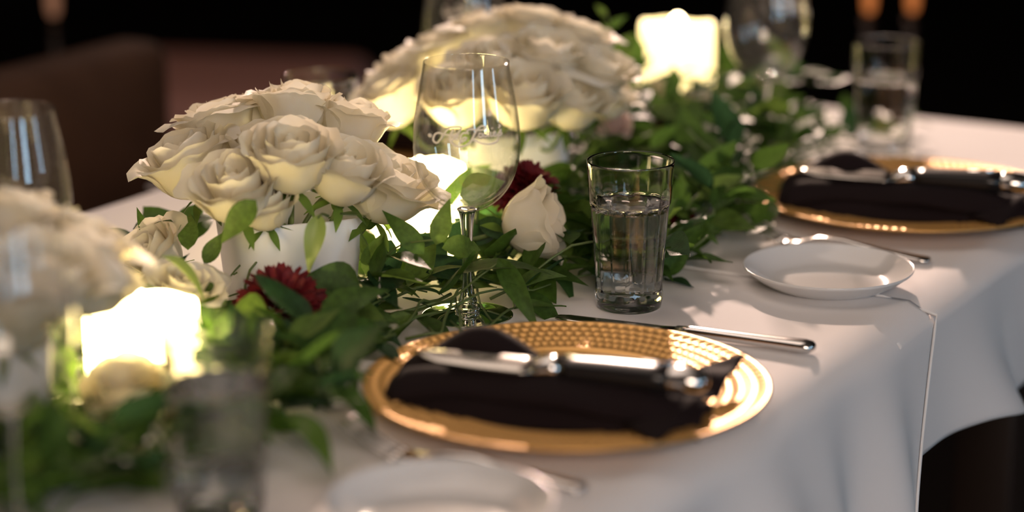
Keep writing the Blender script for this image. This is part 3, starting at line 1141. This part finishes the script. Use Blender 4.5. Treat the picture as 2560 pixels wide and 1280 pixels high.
def put_leaf(parent, base, tip, normal, me, wide=1.0):
    y = tip - base
    L = y.length
    y = y / L
    x = y.cross(normal)
    if x.length < 1e-4:
        x = y.cross(Vector((1, 0.3, 0)))
    x.normalize()
    z = x.cross(y)
    m = Matrix(((x.x * L * wide, y.x * L, z.x * L, base.x), (x.y * L * wide, y.y * L, z.y * L, base.y), (x.z * L * wide, y.z * L, z.z * L, base.z), (0, 0, 0, 1)))
    o = obj('leaf', me, parent)
    o.matrix_basis = m
    return o


def garland(name, label, cat, boxes, seed, leaf=(.040, .068), step=0.020, origin=None):
    """boxes: (x0, x1, y0, y1, z_top, stems, heading, length)"""
    rnd = random.Random(seed)
    t = thing(name, label, cat, origin or Vector(((boxes[0][0] + boxes[0][1]) / 2, (boxes[0][2] + boxes[0][3]) / 2, TZ)))
    inv = Matrix.Translation(-t.location)
    for (x0, x1, y0, y1, zt, ns, head, length) in boxes:
        for s in range(ns):
            p = Vector((rnd.uniform(x0, x1), rnd.uniform(y0, y1), TZ + rnd.uniform(.006, zt * .6)))
            h = head + rnd.uniform(-.9, .9) + (PI if rnd.random() < .5 else 0)
            zp, pts = rnd.uniform(.01, zt), []
            n = int(length / step)
            z0 = p.z
            for k in range(n):
                q = k / max(1, n - 1)
                z = z0 + (TZ + zp - z0) * math.sin(PI * min(1, q * .75)) + 0.004 * math.sin(k * 1.3 + s)
                pts.append(Vector((p.x, p.y, max(TZ + .005, z))))
                h += rnd.uniform(-.22, .22)
                nx = p + Vector((math.cos(h), math.sin(h), 0)) * step
                if not (x0 - .04 < nx.x < x1 + .04 and y0 - .06 < nx.y < y1 + .06):
                    h += 1.3
                    nx = p + Vector((math.cos(h), math.sin(h), 0)) * step
                p = nx
            V, F = tube(pts, lambda q: 0.0016 * (1 - .5 * q), 5)
            so = obj('stem', mesh('stem', V, F, M['stem']), t)
            so.matrix_basis = inv
            for k in range(1, n):
                tan = (pts[k] - pts[k - 1]).normalized()
                side = tan.cross(UP).normalized() * (1 if k % 2 else -1)
                for tries in range(6):
                    d = (tan * rnd.uniform(.1, .8) + side * rnd.uniform(.4, 1.0) + UP * rnd.uniform(-.25, .75)).normalized()
                    L = rnd.uniform(*leaf)
                    b = pts[k] + d * .004
                    tip = b + d * L
                    if tip.z < TZ + .006:
                        tip.z = TZ + .006 + rnd.random() * .008
                    if blocked(b) or blocked(tip) or blocked((b + tip) / 2):
                        continue
                    nrm = (UP * 1.0 + Vector((rnd.uniform(-.7, .7), rnd.uniform(-.7, .7), 0))).normalized()
                    kk = rnd.choices(range(4), (4, 4, 2, 3))[0] * 3 + rnd.randrange(3)
                    put_leaf(so, b, tip, nrm, LEAVES[kk], rnd.uniform(.85, 1.15))
                    break
    return t


GA = math.radians(90)
garland('greenery_garland', 'blurred dark leaves heaped under the nearest roses and large wine glass', 'garland', [
    (-1.28, -1.02, 1.08, 1.36, .055, 36, GA, .22), (-1.16, -1.02, 1.30, 1.44, .055, 11, GA, .18)], 5)
garland('greenery_garland', 'leafy green stretch around the low front candle and foreground tumbler', 'garland', [
    (-1.20, -1.01, 1.38, 1.62, .06, 22, GA, .20), (-1.30, -1.22, 1.50, 1.64, .04, 3, GA, .16)], 12)
garland('greenery_garland', 'leafy green stretch in front of the middle vase reaching the wine glass foot', 'garland', [
    (-1.15, -1.03, 1.60, 1.80, .028, 10, GA, .20), (-1.33, -1.25, 1.62, 1.80, .07, 5, GA, .18), (-1.20, -1.02, 1.78, 1.99, .06, 12, GA, .20)], 21)
garland('greenery_garland', 'dark leafy stretch below the rear bouquet behind the sharp tumbler', 'garland', [
    (-1.22, -0.99, 1.98, 2.26, .065, 24, GA, .22), (-1.36, -1.26, 2.0, 2.2, .05, 3, GA, .18)], 33)
garland('greenery_garland', 'blurred bushy greenery heaped around the tall candle', 'garland', [
    (-1.30, -1.14, 2.24, 2.62, .10, 24, GA, .22), (-1.30, -1.12, 2.42, 2.60, .09, 4, GA, .16)], 47, (.030, .055))
garland('greenery_garland', 'low loose greenery between the far wine glass and the far gold charger', 'garland', [
    (-1.14, -1.03, 2.24, 2.60, .045, 14, GA, .2), (-1.2, -1.02, 2.26, 2.5, .04, 12, GA, .2), (-1.16, -1.06, 2.44, 2.60, .08, 8, GA, .14)], 48, (.030, .055))



# hand placed leaves: base and tip as seen, with depth
def sprig(label, name, stem_pts, leaves, seed, depth_default=2.1):
    rnd = random.Random(seed)
    S = [at(*p) for p in stem_pts]
    t = thing(name, label, 'sprig', S[0])
    inv = Matrix.Translation(-S[0])
    V, F = tube(smooth_path(S, 5), lambda q: 0.0015 * (1 - .4 * q), 6)
    so = obj('stem', mesh('stem', V, F, M['stem']), t)
    so.matrix_basis = inv
    for (bx, by, bd, tx, ty, td, k, wide, face) in leaves:
        n = {'up': UP + RIGHT * .2, 'cam': -FWD + UP * .5, 'left': -RIGHT + UP * .4 - FWD * .4, 'right': RIGHT + UP * .5 - FWD * .4}[face]
        me = PALE if k < 0 else LEAVES[k]
        put_leaf(so, at(bx, by, bd), at(tx, ty, td), n, me, wide)


sprig('sharp glossy leaf sprig crossing in front of the wine glass stem', 'leaf_sprig',
      [(1010, 790, 2.150), (1060, 770, 2.140), (1130, 745, 2.120), (1200, 690, 2.110), (1250, 655, 2.115)],
      [(1130, 690, 2.120, 1345, 600, 2.110, 1, 1.05, 'up'), (1245, 645, 2.115, 1332, 788, 2.070, 4, .62, 'cam'),
       (1095, 735, 2.120, 1180, 620, 2.100, 2, .8, 'right'), (1105, 620, 2.100, 1235, 606, 2.130, 7, .9, 'cam'),
       (1190, 690, 2.120, 1300, 725, 2.100, 5, .7, 'up'), (1110, 740, 2.130, 1050, 700, 2.120, 10, 1.0, 'up'),
       (1040, 790, 2.100, 1150, 830, 2.055, 1, .9, 'up'), (1080, 770, 2.13, 1010, 735, 2.13, 9, .9, 'up')], 1)
sprig('sharp leaf sprig standing between the middle vase and the wine glass', 'leaf_sprig',
      [(905, 730, 2.130), (930, 680, 2.120), (965, 640, 2.110), (1010, 610, 2.100), (1085, 600, 2.090)],
      [(1090, 612, 2.090, 1118, 505, 2.080, 7, 1.1, 'cam'), (1060, 635, 2.100, 970, 532, 2.085, 4, .9, 'cam'),
       (965, 640, 2.100, 1085, 660, 2.080, 0, 1.2, 'up'), (930, 690, 2.100, 1075, 690, 2.070, 6, .7, 'up'),
       (915, 690, 2.120, 965, 575, 2.110, 8, .8, 'cam'), (930, 660, 2.120, 905, 565, 2.120, 8, .8, 'left'),
       (900, 700, 2.110, 1000, 750, 2.060, 9, 1.0, 'up'), (885, 730, 2.100, 935, 800, 2.050, 9, .9, 'up')], 2)
sprig('drooping leaf sprig hanging over the middle vase rim', 'leaf_sprig',
      [(820, 540, 2.080), (805, 535, 2.060), (795, 545, 2.045)],
      [(800, 535, 2.050, 768, 655, 2.030, -1, .9, 'cam'), (640, 500, 2.03, 548, 596, 2.02, 7, 1.15, 'cam'),
       (850, 535, 2.07, 915, 548, 2.05, 5, .5, 'up')], 3)
sprig('leaf sprig left of the middle vase with two thin pointed leaves', 'leaf_sprig',
      [(450, 680, 2.140), (440, 640, 2.140), (420, 615, 2.140), (380, 600, 2.140)],
      [(375, 607, 2.140, 338, 515, 2.140, 4, .6, 'cam'), (450, 560, 2.120, 388, 532, 2.130, 1, .8, 'up'),
       (470, 625, 2.100, 470, 520, 2.110, 7, 1.1, 'cam'), (455, 645, 2.090, 360, 700, 2.060, 4, 1.0, 'up'),
       (405, 640, 1.985, 535, 685, 1.975, -1, .95, 'up'), (500, 690, 2.05, 510, 800, 1.99, 7, .9, 'cam'),
       (510, 660, 2.08, 560, 580, 2.08, 8, .8, 'cam')], 4)
sprig('broad leaf sprig in front of the middle vase foot above the red flower', 'leaf_sprig',
      [(880, 760, 2.060), (830, 720, 2.060), (780, 690, 2.070), (735, 690, 2.075)],
      [(900, 715, 2.060, 765, 690, 2.060, 2, 1.3, 'cam'), (730, 700, 2.075, 595, 735, 2.05, 9, 1.0, 'up'),
       (840, 730, 2.050, 860, 810, 2.020, 9, 1.0, 'cam'), (560, 790, 2.00, 690, 860, 1.94, 8, 1.2, 'cam'),
       (780, 830, 2.03, 720, 930, 1.98, 4, .9, 'cam'), (850, 800, 2.02, 760, 900, 1.97, 7, .9, 'cam'),
       (560, 740, 2.03, 450, 820, 1.98, 6, .9, 'up'), (600, 800, 1.98, 470, 860, 1.92, 5, .9, 'up')], 5)
sprig('leaf sprig trailing on the cloth left of the front gold charger', 'leaf_sprig',
      [(800, 870, 2.010), (860, 870, 2.000), (930, 850, 2.000), (990, 835, 2.010)],
      [(900, 830, 2.010, 1005, 800, 2.010, 0, .9, 'up'), (930, 860, 1.990, 1010, 900, 1.960, 9, .9, 'up'),
       (870, 860, 1.990, 960, 820, 2.000, 3, .9, 'up'), (830, 880, 1.980, 900, 960, 1.930, 4, .9, 'up'),
       (760, 960, 1.940, 830, 1040, 1.89, 9, .9, 'up'), (720, 1010, 1.92, 800, 1090, 1.86, 1, .8, 'up'),
       (800, 920, 1.96, 720, 1000, 1.93, 10, .9, 'up')], 6)
sprig('leaf sprig reaching over the cloth right of the sharp tumbler', 'leaf_sprig',
      [(1640, 640, 2.320), (1680, 640, 2.300), (1730, 620, 2.290), (1770, 590, 2.290)],
      [(1660, 700, 2.260, 1735, 705, 2.230, 9, .9, 'up'), (1670, 650, 2.300, 1775, 550, 2.290, 5, .6, 'cam'),
       (1710, 650, 2.270, 1830, 640, 2.250, 0, .8, 'up'), (1650, 690, 2.250, 1730, 620, 2.260, 3, .9, 'cam'),
       (1680, 600, 2.33, 1790, 530, 2.33, 4, .7, 'cam'), (1440, 640, 2.25, 1500, 560, 2.28, 1, .9, 'cam'),
       (1370, 690, 2.22, 1480, 650, 2.22, 3, .9, 'up'), (1340, 640, 2.25, 1450, 690, 2.2, 10, 1., 'up')], 7)
sprig('tall blurred leafy sprig standing between rear bouquet and tall candle', 'leaf_sprig',
      [(1545, 290, 2.640), (1545, 200, 2.640), (1535, 120, 2.640), (1515, 30, 2.640)],
      [(1515, 40, 2.64, 1490, 8, 2.64, 7, 1., 'cam'), (1522, 70, 2.64, 1560, 40, 2.63, 4, .9, 'cam'), (1530, 100, 2.64, 1510, 60, 2.63, 7, .9, 'cam'),
       (1535, 130, 2.64, 1575, 85, 2.63, 7, 1., 'cam'), (1540, 150, 2.64, 1515, 100, 2.63, 4, .9, 'cam'), (1543, 180, 2.64, 1580, 120, 2.63, 8, 1., 'cam'),
       (1545, 210, 2.64, 1510, 160, 2.63, 7, .9, 'cam'), (1546, 240, 2.64, 1590, 180, 2.63, 4, .9, 'cam'), (1546, 260, 2.64, 1500, 210, 2.63, 7, .9, 'cam'),
       (1546, 270, 2.64, 1595, 235, 2.63, 8, .9, 'cam')], 8)
sprig('leaf sprig standing in front of the tall candle', 'leaf_sprig',
      [(1680, 330, 2.700), (1685, 300, 2.690), (1690, 270, 2.690)],
      [(1685, 285, 2.69, 1700, 215, 2.69, 7, .9, 'cam'), (1690, 290, 2.69, 1640, 245, 2.7, 8, .9, 'cam'), (1690, 280, 2.69, 1770, 250, 2.69, 8, .8, 'cam')], 9)
sprig('leaf sprig in front of the candle behind the wine glass bowl', 'leaf_sprig',
      [(1190, 560, 2.230), (1195, 520, 2.225), (1190, 490, 2.220)],
      [(1150, 490, 2.220, 1265, 455, 2.215, 8, 1.25, 'cam'), (1200, 550, 2.23, 1280, 590, 2.2, 10, 1., 'cam'), (1250, 620, 2.24, 1180, 520, 2.25, 3, 1., 'cam'),
       (1000, 650, 2.21, 1085, 575, 2.22, 9, 1.1, 'cam'), (1120, 640, 2.21, 1030, 585, 2.21, 10, 1.1, 'cam'), (1125, 610, 2.21, 1190, 545, 2.22, 9, 1.2, 'cam'),
       (1010, 710, 2.20, 1115, 650, 2.20, 1, 1.1, 'cam'), (1100, 720, 2.20, 1175, 640, 2.20, 9, 1.1, 'cam'), (1160, 700, 2.20, 1060, 640, 2.20, 11, 1.1, 'cam'),
       (980, 600, 2.20, 940, 680, 2.19, 9, 1.1, 'cam'), (960, 720, 2.18, 1000, 640, 2.19, 4, 1.1, 'cam'), (1230, 560, 2.25, 1160, 620, 2.23, 11, 1.1, 'cam')], 10)

# ------------------------------------------------------------------ chairs and lamps beyond
def chair(mtx, label, mat_key):
    t = thing('dining_chair', label, 'chair', mtx, 'chairs across the table')
    obj('backrest', box(-.045, .045, -.26, .26, .42, .812, M[mat_key], .030, seg=4), t)
    obj('seat', box(-.01, .46, -.25, .25, .40, .485, M[mat_key], .028, seg=3), t)
    for lx in (-.02, .43):
        for ly in (-.22, .22):
            obj('leg', box(lx - .018, lx + .018, ly - .018, ly + .018, 0, .42, M['wood'], .004), t)
    return t


chair(Matrix.Translation((-1.98, 2.215, 0)), 'brown leather chair pulled up across the table behind the wine glass', 'leather')


t = thing('upholstered_stool', 'dim dusty pink square upholstered stool beyond the brown chair', 'stool', Matrix.Translation((-2.82, 3.72, 0)) @ Matrix.Rotation(0.35, 4, 'Z'))
obj('cushion', box(-.27, .27, -.27, .27, .33, .47, M['dusty'], .05, seg=4), t)
obj('frame', box(-.25, .25, -.25, .25, .27, .335, M['wood'], .01), t)
for lx in (-.21, .21):
    for ly in (-.21, .21):
        obj('leg', box(lx - .022, lx + .022, ly - .022, ly + .022, 0, .28, M['wood'], .004), t)


def sconce(p, label, scale=0.6, key='amber'):
    t = thing('table_lamp', label, 'lamp', Matrix.Translation(p) @ Matrix.Scale(scale, 4), 'small distant lamps')
    V, F = lathe(smooth_profile([(0.0, -.045), (.012, -.043), (.018, -.02), (.019, .02), (.014, .045), (0, .048)], 3), 20)
    obj('lamp_shade', mesh('lamp_shade', V, F, M[key]), t)
    V, F = lathe([(0, -.080), (.022, -.078), (.022, -.070), (.008, -.064), (.008, -.044), (0, -.044)], 20)
    obj('base', mesh('base', V, F, M['metal_dark']), t)
    z0 = -(p.z / scale) - 0
    V, F = lathe([(0, z0), (.09, z0), (.09, z0 + .02), (.012, z0 + .03), (.012, -.078), (0, -.078)], 16)
    obj('pole', mesh('pole', V, F, M['wood']), t)


sconce(at(2174, -4, 3.35), 'small amber lamp far behind, above the far tumbler, left of two', 0.46)
sconce(at(2282, -6, 3.35), 'small amber lamp far behind, above the far tumbler, right of two', 0.46)
M['amber_dim'] = emis('dim amber glow', (1.0, 0.45, 0.25), 0.22)
sconce(at(132, 2, 3.5), 'dim brownish lamp far behind, over the brown chair', 0.5, 'amber_dim')
